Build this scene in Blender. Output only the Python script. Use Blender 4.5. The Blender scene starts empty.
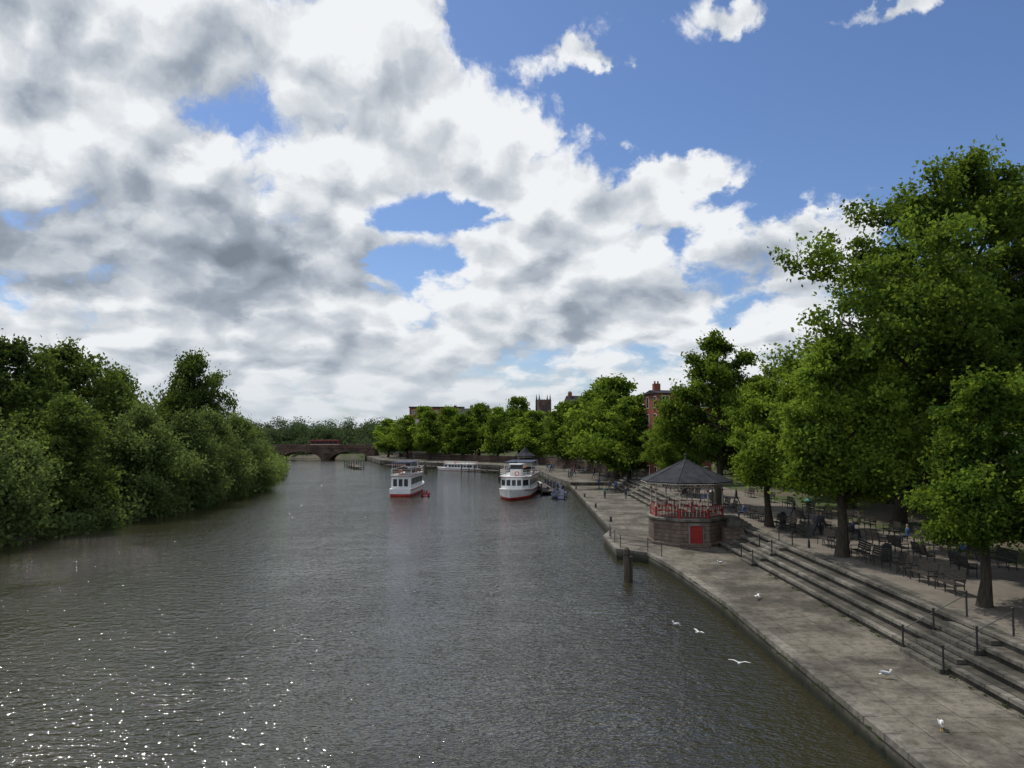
import bpy, math, random
import numpy as np
from mathutils import Vector, Matrix
random.seed(7)
S = bpy.context.scene
COL = S.collection
R = math.radians

# ------------------------------------------------------------------ node helpers
class NT:
    def __init__(s, tree): s.t = tree; s.t.nodes.clear()
    def n(s, typ, **kw):
        nd = s.t.nodes.new(typ)
        for k, v in kw.items():
            if k == 'ins':
                for i, val in v.items():
                    sock = nd.inputs[i]
                    if isinstance(val, bpy.types.NodeSocket): s.t.links.new(val, sock)
                    else: sock.default_value = val
            else: setattr(nd, k, v)
        return nd
    def m(s, op, a, b=None, c=None, clamp=False):
        ins = {0: a}
        if b is not None: ins[1] = b
        if c is not None: ins[2] = c
        return s.n('ShaderNodeMath', operation=op, use_clamp=clamp, ins=ins).outputs[0]
    def v(s, op, a, b=None, out=0):
        ins = {0: a}
        if b is not None: ins[1] = b
        return s.n('ShaderNodeVectorMath', operation=op, ins=ins).outputs[out]
    def mix(s, f, a, b):
        nd = s.n('ShaderNodeMix', data_type='RGBA')
        for i, val in ((0, f), (6, a), (7, b)):
            if isinstance(val, bpy.types.NodeSocket): s.t.links.new(val, nd.inputs[i])
            elif i and len(val) == 3: nd.inputs[i].default_value = (*val, 1)
            else: nd.inputs[i].default_value = val
        return nd.outputs[2]
    def ss(s, x, lo, hi, a=0.0, b=1.0):
        nd = s.n('ShaderNodeMapRange', interpolation_type='SMOOTHSTEP', ins={0: x, 1: lo, 2: hi, 3: a, 4: b})
        return nd.outputs[0]
    def noise(s, vec, scale, detail=4, rough=.55, dist=0.0):
        return s.n('ShaderNodeTexNoise', ins={'Vector': vec, 'Scale': scale, 'Detail': detail, 'Roughness': rough, 'Distortion': dist}).outputs[0]

def newmat(name):
    m = bpy.data.materials.new(name); m.use_nodes = True
    return m, NT(m.node_tree)

def nmat(name, c1, c2, scale=1.0, rough=.8, bump=.0, bscale=None, metal=0.0, spec=.3, stretch=(1, 1, 1), objspace=False):
    m, t = newmat(name)
    if objspace: pos = t.n('ShaderNodeTexCoord').outputs['Object']
    else: pos = t.n('ShaderNodeNewGeometry').outputs['Position']
    p = t.v('MULTIPLY', pos, stretch)
    f = t.ss(t.noise(p, scale, 6, .6), .32, .68)
    f2 = t.noise(p, scale * 7.3, 3, .6)
    col = t.mix(f, c1, c2)
    col = t.mix(t.m('MULTIPLY', t.m('SUBTRACT', f2, .35, clamp=True), 1.1, clamp=True), col, tuple(x * .55 for x in c1))
    b = t.n('ShaderNodeBsdfPrincipled', ins={'Base Color': col, 'Roughness': rough, 'Metallic': metal, 'Specular IOR Level': spec})
    if bump:
        bn = t.n('ShaderNodeBump', ins={'Strength': bump, 'Distance': .03, 'Height': t.noise(p, bscale or scale * 12, 4, .6)})
        t.t.links.new(bn.outputs[0], b.inputs['Normal'])
    o = t.n('ShaderNodeOutputMaterial', ins={0: b.outputs[0]})
    return m

def paving(name, c1, c2, mortar, bw, bh, axes='yx', rough=.85, ms=.02, stain=.5, wet=False):
    m, t = newmat(name)
    pos = t.n('ShaderNodeNewGeometry').outputs['Position']
    sp = t.n('ShaderNodeSeparateXYZ', ins={0: pos})
    o = {'x': sp.outputs[0], 'y': sp.outputs[1], 'z': sp.outputs[2]}
    if axes == 'wall': u = t.m('ADD', o['x'], o['y']); v = o['z']
    else: u = o[axes[0]]; v = o[axes[1]]
    uv = t.n('ShaderNodeCombineXYZ', ins={0: u, 1: v}).outputs[0]
    br = t.n('ShaderNodeTexBrick', ins={'Vector': uv, 'Color1': (*c1, 1), 'Color2': (*c2, 1), 'Mortar': (*mortar, 1), 'Scale': 1.0,
        'Mortar Size': ms, 'Mortar Smooth': .3, 'Bias': 0.0, 'Brick Width': bw, 'Row Height': bh})
    n1 = t.ss(t.noise(pos, .35, 7, .66), .36, .64)
    n2 = t.ss(t.noise(pos, 2.6, 6, .72), .44, .68)
    n3 = t.noise(pos, 22, 3, .7)
    k = t.m('MULTIPLY', t.m('SUBTRACT', 1.0, t.m('MULTIPLY', n1, stain)), t.m('SUBTRACT', 1.12, t.m('MULTIPLY', n2, stain * .85)))
    k = t.m('MULTIPLY', k, t.m('ADD', .55, t.m('MULTIPLY', n3, .9)))
    kk = t.n('ShaderNodeCombineXYZ', ins={0: k, 1: k, 2: t.m('MULTIPLY', k, .97)}).outputs[0]
    col = t.v('MULTIPLY', br.outputs[0], kk)
    # moss and dirt collecting in patches
    ms_ = t.m('MULTIPLY', t.ss(t.noise(pos, .9, 6, .7), .54, .66), stain * .7)
    col = t.mix(ms_, col, (.05, .05, .028))
    if wet:
        w = t.ss(o['z'], .15, .65, 1.0, 0.0)
        col = t.mix(w, col, (.018, .02, .012))
    b = t.n('ShaderNodeBsdfPrincipled', ins={'Base Color': col, 'Roughness': rough, 'Specular IOR Level': .2})
    h = t.m('ADD', t.m('MULTIPLY', br.outputs[1], -.6), t.m('MULTIPLY', n3, .5))
    bn = t.n('ShaderNodeBump', ins={'Strength': .5, 'Distance': .02, 'Height': h})
    t.t.links.new(bn.outputs[0], b.inputs['Normal'])
    t.n('ShaderNodeOutputMaterial', ins={0: b.outputs[0]})
    return m

def leafmat(name, dark, light, trans):
    m, t = newmat(name)
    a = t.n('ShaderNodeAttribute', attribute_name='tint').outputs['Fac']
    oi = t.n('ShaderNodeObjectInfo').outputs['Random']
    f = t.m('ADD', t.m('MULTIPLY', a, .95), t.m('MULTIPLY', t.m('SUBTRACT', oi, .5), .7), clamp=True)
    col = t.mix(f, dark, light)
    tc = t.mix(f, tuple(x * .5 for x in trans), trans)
    b = t.n('ShaderNodeBsdfDiffuse', ins={'Color': col})
    tr = t.n('ShaderNodeBsdfTranslucent', ins={0: tc})
    mx = t.n('ShaderNodeMixShader', ins={0: .45, 1: b.outputs[0], 2: tr.outputs[0]})
    t.n('ShaderNodeOutputMaterial', ins={0: mx.outputs[0]})
    return m

M = {}
M['bark'] = nmat('bark', (.035, .028, .02), (.075, .062, .045), 2.5, .95, .5, stretch=(3, 3, .6), objspace=True)
M['lime_leaf'] = leafmat('lime_leaf', (.045, .09, .016), (.155, .23, .036), (.25, .35, .032))
M['big_leaf'] = leafmat('big_leaf', (.038, .076, .016), (.125, .185, .034), (.21, .30, .03))
M['willow_leaf'] = leafmat('willow_leaf', (.062, .10, .036), (.17, .225, .078), (.21, .28, .06))
M['oak_leaf'] = leafmat('oak_leaf', (.030, .056, .019), (.105, .15, .042), (.15, .21, .03))
M['far_leaf'] = leafmat('far_leaf', (.045, .066, .036), (.095, .125, .06), (.08, .12, .04))  # bluer, paler green puts distance haze into the leaf colour
M['shrub_leaf'] = leafmat('shrub_leaf', (.03, .05, .018), (.08, .11, .035), (.08, .13, .025))
M['iron'] = nmat('black_iron', (.012, .012, .013), (.03, .03, .03), 5, .45, .1, spec=.5, objspace=True)
M['white'] = nmat('white_paint', (.62, .62, .6), (.78, .78, .76), 1.2, .4, .03, spec=.5, objspace=True)
M['cream'] = nmat('cream_paint', (.42, .38, .30), (.55, .50, .42), 2, .5, .05, objspace=True)
M['red'] = nmat('red_paint', (.26, .022, .018), (.36, .03, .025), 2, .45, .05, objspace=True)
M['busred'] = nmat('bus_red_paint', (.13, .014, .014), (.17, .02, .018), 2, .5, .05, objspace=True)
M['green'] = nmat('green_paint', (.03, .16, .12), (.05, .24, .18), 2, .45, .05, objspace=True)
M['slate'] = nmat('slate_roof', (.022, .023, .027), (.045, .047, .053), 1.5, .85, .4, 9, spec=.1, objspace=True)
M['rib'] = nmat('lead_flashing', (.05, .052, .056), (.08, .082, .088), 1.5, .8, .05, spec=.1, objspace=True)
M['sandstone'] = paving('sandstone_wall', (.095, .062, .048), (.15, .10, .078), (.045, .035, .028), .75, .32, 'wall', stain=.5)
M['plinth'] = paving('plinth_stone', (.14, .10, .078), (.19, .145, .115), (.06, .05, .042), .7, .3, 'wall', stain=.4)
M['brick'] = paving('red_brick', (.20, .045, .028), (.26, .065, .04), (.13, .09, .07), .23, .075, 'wall', stain=.2, ms=.012)
M['quay'] = paving('quay_concrete', (.135, .122, .10), (.168, .152, .125), (.06, .055, .045), 2.4, 1.8, 'yx', stain=.65, ms=.018, wet=True)
M['coping'] = paving('coping_stone', (.155, .143, .122), (.20, .185, .158), (.035, .032, .027), 1.4, 9, 'yx', stain=.6, wet=True)
M['tread'] = paving('terrace_tread', (.075, .068, .057), (.11, .10, .083), (.022, .02, .018), 1.1, .6, 'yx', stain=.6)
M['nosing'] = paving('terrace_nosing', (.15, .14, .12), (.225, .21, .182), (.028, .025, .022), 1.3, 5, 'yx', stain=.65)
M['asphalt'] = nmat('promenade_asphalt', (.12, .103, .083), (.165, .145, .118), .5, .9, .3, 25)
M['glass'] = nmat('dark_glass', (.015, .018, .022), (.03, .035, .04), .6, .12, 0, spec=.7, objspace=True)
M['wood'] = nmat('weathered_wood', (.05, .04, .03), (.11, .09, .065), 2, .85, .5, stretch=(4, 4, .5), objspace=True)
M['benchwood'] = nmat('bench_wood', (.018, .015, .012), (.04, .033, .026), 2, .7, .3, stretch=(1, 6, 6), objspace=True)
M['orange'] = nmat('orange_plastic', (.6, .12, .02), (.7, .16, .03), 2, .5, objspace=True)
M['navy'] = nmat('navy_canvas', (.02, .03, .06), (.035, .05, .09), 2, .8, .2, objspace=True)
M['skin'] = nmat('skin', (.42, .24, .17), (.5, .3, .22), 3, .6, objspace=True)
M['hair'] = nmat('hair', (.03, .02, .012), (.06, .04, .025), 8, .7, objspace=True)
M['yellow'] = nmat('yellow_beak', (.6, .35, .03), (.7, .4, .05), 8, .5, objspace=True)
M['gullgrey'] = nmat('gull_grey', (.28, .29, .31), (.36, .37, .39), 8, .7, objspace=True)

# ------------------------------------------------------------------ mesh builder
class MB:
    def __init__(s): s.v = []; s.f = []
    def quadbox(s, P, n=8):
        b = len(s.v); s.v += [tuple(p) for p in P]
        s.f += [tuple(b + i for i in q) for q in ((0, 3, 2, 1), (4, 5, 6, 7), (0, 1, 5, 4), (1, 2, 6, 5), (2, 3, 7, 6), (3, 0, 4, 7))]
    def box(s, x0, x1, y0, y1, z0, z1):
        s.quadbox([(x0, y0, z0), (x1, y0, z0), (x1, y1, z0), (x0, y1, z0), (x0, y0, z1), (x1, y0, z1), (x1, y1, z1), (x0, y1, z1)])
    def cyl(s, p0, p1, r0, r1=None, n=8):
        r1 = r0 if r1 is None else r1
        p0 = Vector(p0); p1 = Vector(p1); d = (p1 - p0).normalized()
        a = d.cross(Vector((0, 0, 1)) if abs(d.z) < .9 else Vector((1, 0, 0))).normalized(); c = d.cross(a)
        b = len(s.v)
        for p, r in ((p0, r0), (p1, r1)):
            for i in range(n):
                an = 2 * math.pi * i / n
                s.v.append(tuple(p + a * math.cos(an) * r + c * math.sin(an) * r))
        for i in range(n): s.f.append((b + i, b + (i + 1) % n, b + n + (i + 1) % n, b + n + i))
        s.f.append(tuple(b + i for i in reversed(range(n)))); s.f.append(tuple(b + n + i for i in range(n)))
    def ring(s, rings, close=True, cap=True):
        b = len(s.v); n = len(rings[0])
        for r in rings: s.v += [tuple(p) for p in r]
        for k in range(len(rings) - 1):
            for i in range(n if close else n - 1):
                j = (i + 1) % n
                s.f.append((b + k * n + i, b + k * n + j, b + (k + 1) * n + j, b + (k + 1) * n + i))
        if cap:
            s.f.append(tuple(b + i for i in reversed(range(n)))); s.f.append(tuple(b + (len(rings) - 1) * n + i for i in range(n)))
    def prism(s, poly, z0, z1):
        s.ring([[(x, y, z0) for x, y in poly], [(x, y, z1) for x, y in poly]])
    def ell(s, c, r, n=10, m=6, rot=None):
        rings = []
        for k in range(1, m):
            th = math.pi * k / m
            rings.append([Vector((r[0] * math.sin(th) * math.cos(2 * math.pi * i / n), r[1] * math.sin(th) * math.sin(2 * math.pi * i / n), -r[2] * math.cos(th))) for i in range(n)])
        if rot: rings = [[rot @ p for p in q] for q in rings]
        s.ring([[p + Vector(c) for p in q] for q in rings])
    def torus(s, c, R0, r, axis='y', n=14, m=6):
        b = len(s.v)
        for i in range(n):
            a = 2 * math.pi * i / n
            for j in range(m):
                q = 2 * math.pi * j / m
                u = (R0 + r * math.cos(q)) * math.cos(a); w = (R0 + r * math.cos(q)) * math.sin(a); h = r * math.sin(q)
                p = {'y': (u, h, w), 'x': (h, u, w), 'z': (u, w, h)}[axis]
                s.v.append((c[0] + p[0], c[1] + p[1], c[2] + p[2]))
        for i in range(n):
            for j in range(m):
                s.f.append((b + i * m + j, b + ((i + 1) % n) * m + j, b + ((i + 1) % n) * m + (j + 1) % m, b + i * m + (j + 1) % m))
    def mesh(s, name, mat, smooth=False):
        me = bpy.data.meshes.new(name); me.from_pydata(s.v, [], s.f); me.materials.append(mat)
        me.validate(); 
        import bmesh
        bm = bmesh.new(); bm.from_mesh(me); bmesh.ops.recalc_face_normals(bm, faces=bm.faces); bm.to_mesh(me); bm.free()
        if smooth:
            me.polygons.foreach_set('use_smooth', [True] * len(me.polygons))
        return me

class Thing:
    """object with named parts -> Empty + children, reusable with shared meshes"""
    def __init__(s, name): s.name = name; s.parts = {}; s.meshes = None
    def p(s, part, mat, smooth=False):
        if part not in s.parts: s.parts[part] = (MB(), mat, smooth)
        return s.parts[part][0]
    def put(s, loc=(0, 0, 0), rz=0, sc=1):
        if s.meshes is None:
            s.meshes = [(k, mb.mesh(s.name + '_' + k, M[mt], sm)) for k, (mb, mt, sm) in s.parts.items()]
        if len(s.meshes) == 1:
            o = bpy.data.objects.new(s.name, s.meshes[0][1]); COL.objects.link(o)
        else:
            o = bpy.data.objects.new(s.name, None); COL.objects.link(o); o.empty_display_size = .2
            for k, me in s.meshes:
                c = bpy.data.objects.new(k, me); COL.objects.link(c); c.parent = o
        o.location = loc; o.rotation_euler = (0, 0, rz); o.scale = (sc, sc, sc)
        return o

# ------------------------------------------------------------------ WORLD
SUN_AZ, SUN_EL = -42.0, 56.0
w = bpy.data.worlds.new("World"); S.world = w; w.use_nodes = True
t = NT(w.node_tree)
tc = t.n('ShaderNodeTexCoord').outputs['Generated']
d = t.v('NORMALIZE', tc)
sp = t.n('ShaderNodeSeparateXYZ', ins={0: d})
dx, dy, dz = sp.outputs
az = t.m('MULTIPLY', t.m('ARCTAN2', dx, dy), 57.2958)
el = t.m('MULTIPLY', t.m('ARCSINE', dz), 57.2958)
sky = t.n('ShaderNodeTexSky', sky_type='NISHITA', sun_disc=False, sun_elevation=R(SUN_EL), sun_rotation=R(SUN_AZ), altitude=0, air_density=1.0, dust_density=.6, ozone_density=2.0).outputs[0]
# clouds: built on world directions; vertical compression toward the horizon
zz = t.m('MAXIMUM', dz, 0.0)
zc = t.m('DIVIDE', t.m('MULTIPLY', zz, 1.55), t.m('ADD', zz, .5))
cp = t.n('ShaderNodeCombineXYZ', ins={0: dx, 1: dy, 2: zc}).outputs[0]
wn = t.n('ShaderNodeTexNoise', ins={'Vector': cp, 'Scale': 6.0, 'Detail': 7, 'Roughness': .6}).outputs[1]
wn0 = t.v('SUBTRACT', wn, (.5, .5, .5))
cpw = t.v('ADD', cp, t.v('MULTIPLY', wn0, (.12, .12, .12)))
ae = t.n('ShaderNodeCombineXYZ', ins={0: az, 1: el}).outputs[0]
ae = t.v('ADD', ae, t.v('MULTIPLY', wn0, (20.0, 12.0, 0.0)))
def blobs(lst):
    acc = None
    for (a, e, sx, sy, wt) in lst:
        q = t.v('MULTIPLY', t.v('SUBTRACT', ae, (a, e, 0)), (1 / sx, 1 / sy, 0))
        g = t.m('EXPONENT', t.m('MULTIPLY', t.v('DOT_PRODUCT', q, q, out=1), -1.0))
        acc = t.m('MULTIPLY', g, wt) if acc is None else t.m('MULTIPLY_ADD', g, wt, acc)
    return acc
cover = blobs([(-28, 21, 20, 11, .33), (-26, 9, 20, 5.5, .42), (-16, 26, 7, 5, .22), (-7, 27, 6, 4, .14), (-4, 21, 6, 3, .20), (5, 11.5, 10, 4.0, .42), (9.5, 18.0, 7, 1.5, .40),
    (21, 12, 4.2, 6, .36), (26, 21, 13, 7, -.32), (9, 22.6, 8, 2.3, -.36), (17, 15.8, 4, 2.0, -.28), (-8, 11.2, 2.4, 1.3, -.42), (-5, 16.0, 3.6, 1.4, -.36),
    (33, 14, 7, 6, -.25), (14.5, 22.9, 3.8, 1.0, .48), (19.5, 24.0, 4.0, .8, .46), (25, 26.2, 5.5, 1.0, .48), (17.5, 28.2, 5, 1.4, .42), (5, 26.0, 5, 1.5, .36), (0, 2, 80, 4, .20)])
def puffs(vec):
    a = t.n('ShaderNodeTexVoronoi', feature='F1', ins={'Vector': vec, 'Scale': 9.5}).outputs[0]
    b = t.n('ShaderNodeTexVoronoi', feature='F1', ins={'Vector': vec, 'Scale': 23.0}).outputs[0]
    return t.m('MULTIPLY_ADD', t.m('SUBTRACT', .45, b), .15, t.m('MULTIPLY', t.m('SUBTRACT', .45, a), .28))
nA = t.noise(cpw, 4.2, 10, .6); nB = t.noise(t.v('ADD', cpw, (-.03, -.04, .06)), 4.2, 6, .6)
pA = puffs(cpw); pB = puffs(t.v('ADD', cpw, (-.012, -.016, .030)))
D = t.m('ADD', t.m('ADD', t.m('MULTIPLY_ADD', nA, 1.9, -.93), cover), pA)
alpha = t.ss(D, -.05, .14)
thick = t.ss(D, .05, .70)
lit = t.m('ADD', t.m('MULTIPLY', t.m('SUBTRACT', nA, nB), 1.6), t.m('MULTIPLY', t.m('SUBTRACT', pA, pB), 2.7))
darkmass = blobs([(-27, 11.5, 15, 4.5, .42), (-33, 22, 9, 5, .18), (-12, 11, 10, 2.5, .18), (11, 9.2, 9, 1.7, .30), (-18, 18, 9, 4, .22), (2, 7.5, 9, 1.6, .16), (-20, 5, 14, 1.4, .16)])
br = t.m('SUBTRACT', t.m('ADD', 1.0, lit), t.m('MULTIPLY', thick, .34))
br = t.m('SUBTRACT', br, t.m('MULTIPLY', darkmass, .85))
br = t.m('MINIMUM', t.m('MAXIMUM', br, .0), 1.05)
ccol = t.n('ShaderNodeValToRGB', ins={0: br})
cr = ccol.color_ramp
cr.elements[0].position = 0; cr.elements[0].color = (.20, .235, .29, 1)
cr.elements[1].position = 1.0; cr.elements[1].color = (.88, .90, .92, 1)
e = cr.elements.new(.42); e.color = (.34, .39, .46, 1)
e = cr.elements.new(.74); e.color = (.60, .64, .69, 1)
# clouds behind the camera are boosted as added fill light for the shade
rear_fill = t.ss(dy, .45, -.5, 10.0, 19.0)
cloud = t.v('SCALE', ccol.outputs[0]); t.t.links.new(rear_fill, cloud.node.inputs['Scale'])
skyc = t.v('MULTIPLY', sky, (.74, .86, 1.08))
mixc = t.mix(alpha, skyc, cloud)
haze = t.ss(el, -1.0, 7.5, .62, 0.0)
mixc = t.mix(haze, mixc, (5.6, 6.2, 6.8))
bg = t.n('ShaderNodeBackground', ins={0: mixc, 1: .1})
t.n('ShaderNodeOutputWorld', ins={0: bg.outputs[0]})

sd = bpy.data.lights.new('sun', 'SUN'); sd.energy = 3.7; sd.angle = R(1.0); sd.color = (1, .95, .87)
so = bpy.data.objects.new('sun', sd); COL.objects.link(so)
sv = Vector((math.sin(R(SUN_AZ)) * math.cos(R(SUN_EL)), math.cos(R(SUN_AZ)) * math.cos(R(SUN_EL)), math.sin(R(SUN_EL))))
so.rotation_euler = sv.to_track_quat('Z', 'Y').to_euler(); so.location = (0, 0, 80)

# ------------------------------------------------------------------ CAMERA
cd = bpy.data.cameras.new('camera'); cam = bpy.data.objects.new('camera', cd); COL.objects.link(cam)
cam.location = (0, 0, 10); cam.rotation_euler = (R(93.43), 0, 0); cd.lens = 27; cd.sensor_width = 36; cd.clip_end = 9000
S.camera = cam
S.view_settings.view_transform = 'Standard'; S.view_settings.look = 'None'; S.view_settings.exposure = 0

# ------------------------------------------------------------------ WATER
m, t = newmat('river_water')
pos = t.n('ShaderNodeNewGeometry').outputs['Position']
warp = t.n('ShaderNodeTexNoise', ins={'Vector': pos, 'Scale': .12, 'Detail': 2}).outputs[1]
pw = t.v('ADD', pos, t.v('MULTIPLY', warp, (2.5, 2.5, 0)))
wv1 = t.noise(t.v('MULTIPLY', pw, (1.0, 1.7, 1)), 1.3, 2, .55, .4)
wv2 = t.noise(t.v('MULTIPLY', pw, (1.3, 2.3, 1)), 3.6, 1, .5, .4)
gust = t.ss(t.noise(t.v('MULTIPLY', pos, (1, .45, 1)), .06, 5, .6), .35, .68, .7, 1.2)
h = t.m('MULTIPLY', t.m('ADD', t.m('MULTIPLY', wv1, .115), t.m('MULTIPLY', wv2, .05)), gust)
bmp = t.n('ShaderNodeBump', ins={'Strength': 1.0, 'Distance': 1.0, 'Height': h})
colw = t.mix(t.noise(pos, .05, 3, .5), (.024, .022, .010), (.031, .028, .014))
b = t.n('ShaderNodeBsdfPrincipled', ins={'Base Color': colw, 'Roughness': .05, 'IOR': 1.55, 'Specular IOR Level': .5, 'Normal': bmp.outputs[0]})
t.n('ShaderNodeOutputMaterial', ins={0: b.outputs[0]})
M['water'] = m
wb = MB(); wb.v = [(-400, -200, 0), (200, -200, 0), (200, 700, 0), (-400, 700, 0)]; wb.f = [(0, 1, 2, 3)]
o = bpy.data.objects.new('river_water', wb.mesh('river_water', m)); COL.objects.link(o)

# ------------------------------------------------------------------ GROUND
left = [(-46, -220), (-45, 40), (-43.5, 64), (-41, 81), (-40, 102), (-41, 128), (-50, 170), (-68, 220), (-98, 262), (-135, 330), (-250, 420)]
right = [(-250, 370), (-140, 300), (-90, 285), (-50, 264), (-38, 222), (-20, 205), (-3, 190), (6, 165), (8, 141), (9.7, 128), (9.4, 90), (10, 60), (11, 40), (11, -220)]
poly = np.array(left + right, float)
def sdist(X, Y):
    ins = np.zeros(X.shape, bool); dm = np.full(X.shape, 1e9)
    n = len(poly)
    for i in range(n):
        x1, y1 = poly[i]; x2, y2 = poly[(i + 1) % n]
        c = ((y1 > Y) != (y2 > Y)) & (X < (x2 - x1) * (Y - y1) / ((y2 - y1) if y2 != y1 else 1e-9) + x1)
        ins ^= c
        L = (x2 - x1) ** 2 + (y2 - y1) ** 2
        tt = np.clip(((X - x1) * (x2 - x1) + (Y - y1) * (y2 - y1)) / L, 0, 1)
        dm = np.minimum(dm, np.hypot(X - x1 - tt * (x2 - x1), Y - y1 - tt * (y2 - y1)))
    return np.where(ins, -dm, dm)
xs = np.concatenate([np.linspace(-4000, -220, 14), np.arange(-210, 200, 3.0), np.linspace(210, 4000, 14)])
ys = np.concatenate([[-600, -300, -100], np.arange(-40, 430, 3.0), np.linspace(450, 6000, 22)])
X, Y = np.meshgrid(xs, ys)
sdv = sdist(X, Y)
def sst(x): x = np.clip(x, 0, 1); return x * x * (3 - 2 * x)
isr = (X > -30 - np.clip(Y - 190, 0, 80) * .4) & (Y < 275)
off = np.where(isr, np.where(Y < 130, 11.5, 9), -.5)
landR = 2.12 + sst((sdv - 26) / 45) * 5 * (Y < 275)
landL = 1.0 + sst((sdv - 4) / 20) * 1.5 + sst((Y - 440) / 300) * 9
Z = np.where(isr, landR, landL) + 0.12 * np.sin(X * .31) * np.cos(Y * .27) * (sdv > 25)
Z = -1.6 + (Z + 1.6) * sst((sdv - off) / 3.2)
nx, ny = len(xs), len(ys)
gb = MB(); gb.v = [(float(a), float(b_), float(c)) for a, b_, c in zip(X.ravel(), Y.ravel(), Z.ravel())]
gb.f = [(j * nx + i, j * nx + i + 1, (j + 1) * nx + i + 1, (j + 1) * nx + i) for j in range(ny - 1) for i in range(nx - 1)]
m, t = newmat('ground')
pos = t.n('ShaderNodeNewGeometry').outputs['Position']
f = t.ss(t.noise(pos, .12, 6, .6), .4, .6)
f2 = t.noise(pos, 3, 4, .7)
c = t.mix(f, (.12, .10, .075), (.06, .085, .03))
c = t.mix(t.m('MULTIPLY', f2, .5), c, (.04, .04, .025))
b = t.n('ShaderNodeBsdfPrincipled', ins={'Base Color': c, 'Roughness': .95, 'Specular IOR Level': .1})
t.n('ShaderNodeOutputMaterial', ins={0: b.outputs[0]})
M['ground'] = m
o = bpy.data.objects.new('ground', gb.mesh('ground', m, True)); COL.objects.link(o)

# ------------------------------------------------------------------ QUAY, TERRACE, PROMENADE
edge = [(11.3, -12), (11.3, 20), (11.4, 42), (10.9, 52), (10.2, 58.2), (8.1, 60.2), (8.0, 67.5), (9.2, 72), (9.5, 100), (9.7, 128)]
q = MB(); q.prism(edge + [(16.6, 128), (16.6, -12)], -1.5, .8)
o = bpy.data.objects.new('quay', q.mesh('quay', M['quay'])); COL.objects.link(o)
def strip(mb, path, w0, w1, z0, z1):
    L = len(path); a = []; b_ = []
    for i, p in enumerate(path):
        p0 = path[max(i - 1, 0)]; p1 = path[min(i + 1, L - 1)]
        dd = Vector((p1[0] - p0[0], p1[1] - p0[1])).normalized(); nn = Vector((dd.y, -dd.x))
        a.append((p[0] + nn.x * w0, p[1] + nn.y * w0)); b_.append((p[0] + nn.x * w1, p[1] + nn.y * w1))
    rings = [[(*a[i], z0), (*b_[i], z0), (*b_[i], z1), (*a[i], z1)] for i in range(L)]
    mb.ring(rings)
cb = MB(); strip(cb, edge, -.06, .42, .62, .84)
o = bpy.data.objects.new('quay_coping', cb.mesh('quay_coping', M['coping'])); COL.objects.link(o)

TR = Thing('terrace_steps')
a = TR.p('treads', 'tread'); b2 = TR.p('nosings', 'nosing')
rise, run, x0 = .35, .66, 16.45
for i in range(4):
    xx = x0 + i * run; zt = .8 + rise * (i + 1)
    a.box(xx + .12, 19.4, -12, 128, zt - rise - .02, zt - .006 - .001 * i)
    b2.box(xx, xx + .27, -11.9, 128.1, zt - .13, zt + .012)
fl = TR.p('stair_flights', 'nosing')
STAIRS = [(29.6, 32.6), (52.6, 55.2), (84, 86.5), (108, 110.5)]
for (ya, yb) in STAIRS:
    for i in range(4):
        xx = x0 + i * run; zt = .8 + rise * i
        fl.box(xx - .30, xx + .118, ya, yb, zt + .002 if i == 0 else zt + .014, zt + rise * .5)
TR.put()
PR = Thing('promenade'); PR.p('path', 'asphalt').box(19.25, 29, -12, 128.2, -1, 2.2)
k = PR.p('edge_kerb', 'nosing'); k.box(18.98, 19.42, -12.1, 128.3, 2.05, 2.235)
PR.put()
FQ = [(9.7, 128.1), (8, 141), (6, 165), (-3, 190), (-20, 205), (-38, 222), (-50, 262)]
fq = MB(); fq.prism(FQ + [(-36, 262), (-26, 238), (-10, 222), (12, 205), (26, 176), (29, 145), (29.3, 128.4)], -1.5, 1.35)
o = bpy.data.objects.new('far_quay', fq.mesh('far_quay', M['quay'])); COL.objects.link(o)
fw = MB(); strip(fw, [(20, 141), (16, 170), (6, 198), (-13, 214), (-29, 230), (-40, 262)], 0, .5, 1.2, 3.1)
o = bpy.data.objects.new('sandstone_wall', fw.mesh('sandstone_wall', M['sandstone'])); COL.objects.link(o)

HR = Thing('stair_handrail'); h = HR.p('rail', 'iron')
pts = [(0, .8), (1.3, 1.5), (2.7, 2.2)]
for x_, z_ in pts: h.cyl((x_, 0, z_ - .05), (x_, 0, z_ + 1.0), .04); h.ell((x_, 0, z_ + 1.05), (.06, .06, .06), 8, 5)
for dzz in (.92,): h.cyl((0, 0, .8 + dzz), (2.7, 0, 2.2 + dzz), .018)
for ya, yb in STAIRS:
    for y_ in (ya, yb): HR.put((16.3, y_, 0))

QR = Thing('quay_railing'); h = QR.p('rail', 'iron')
path = [(10.9, 56.6), (10.25, 58.6), (8.45, 60.5), (8.35, 63), (8.35, 65.5), (8.5, 67.4)]
for p in path: h.cyl((*p, .8), (*p, 1.85), .03)
for i in range(len(path) - 1):
    for z_ in (1.2, 1.55, 1.83): h.cyl((*path[i], z_), (*path[i + 1], z_), .015, n=6)
QR.put()

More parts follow.
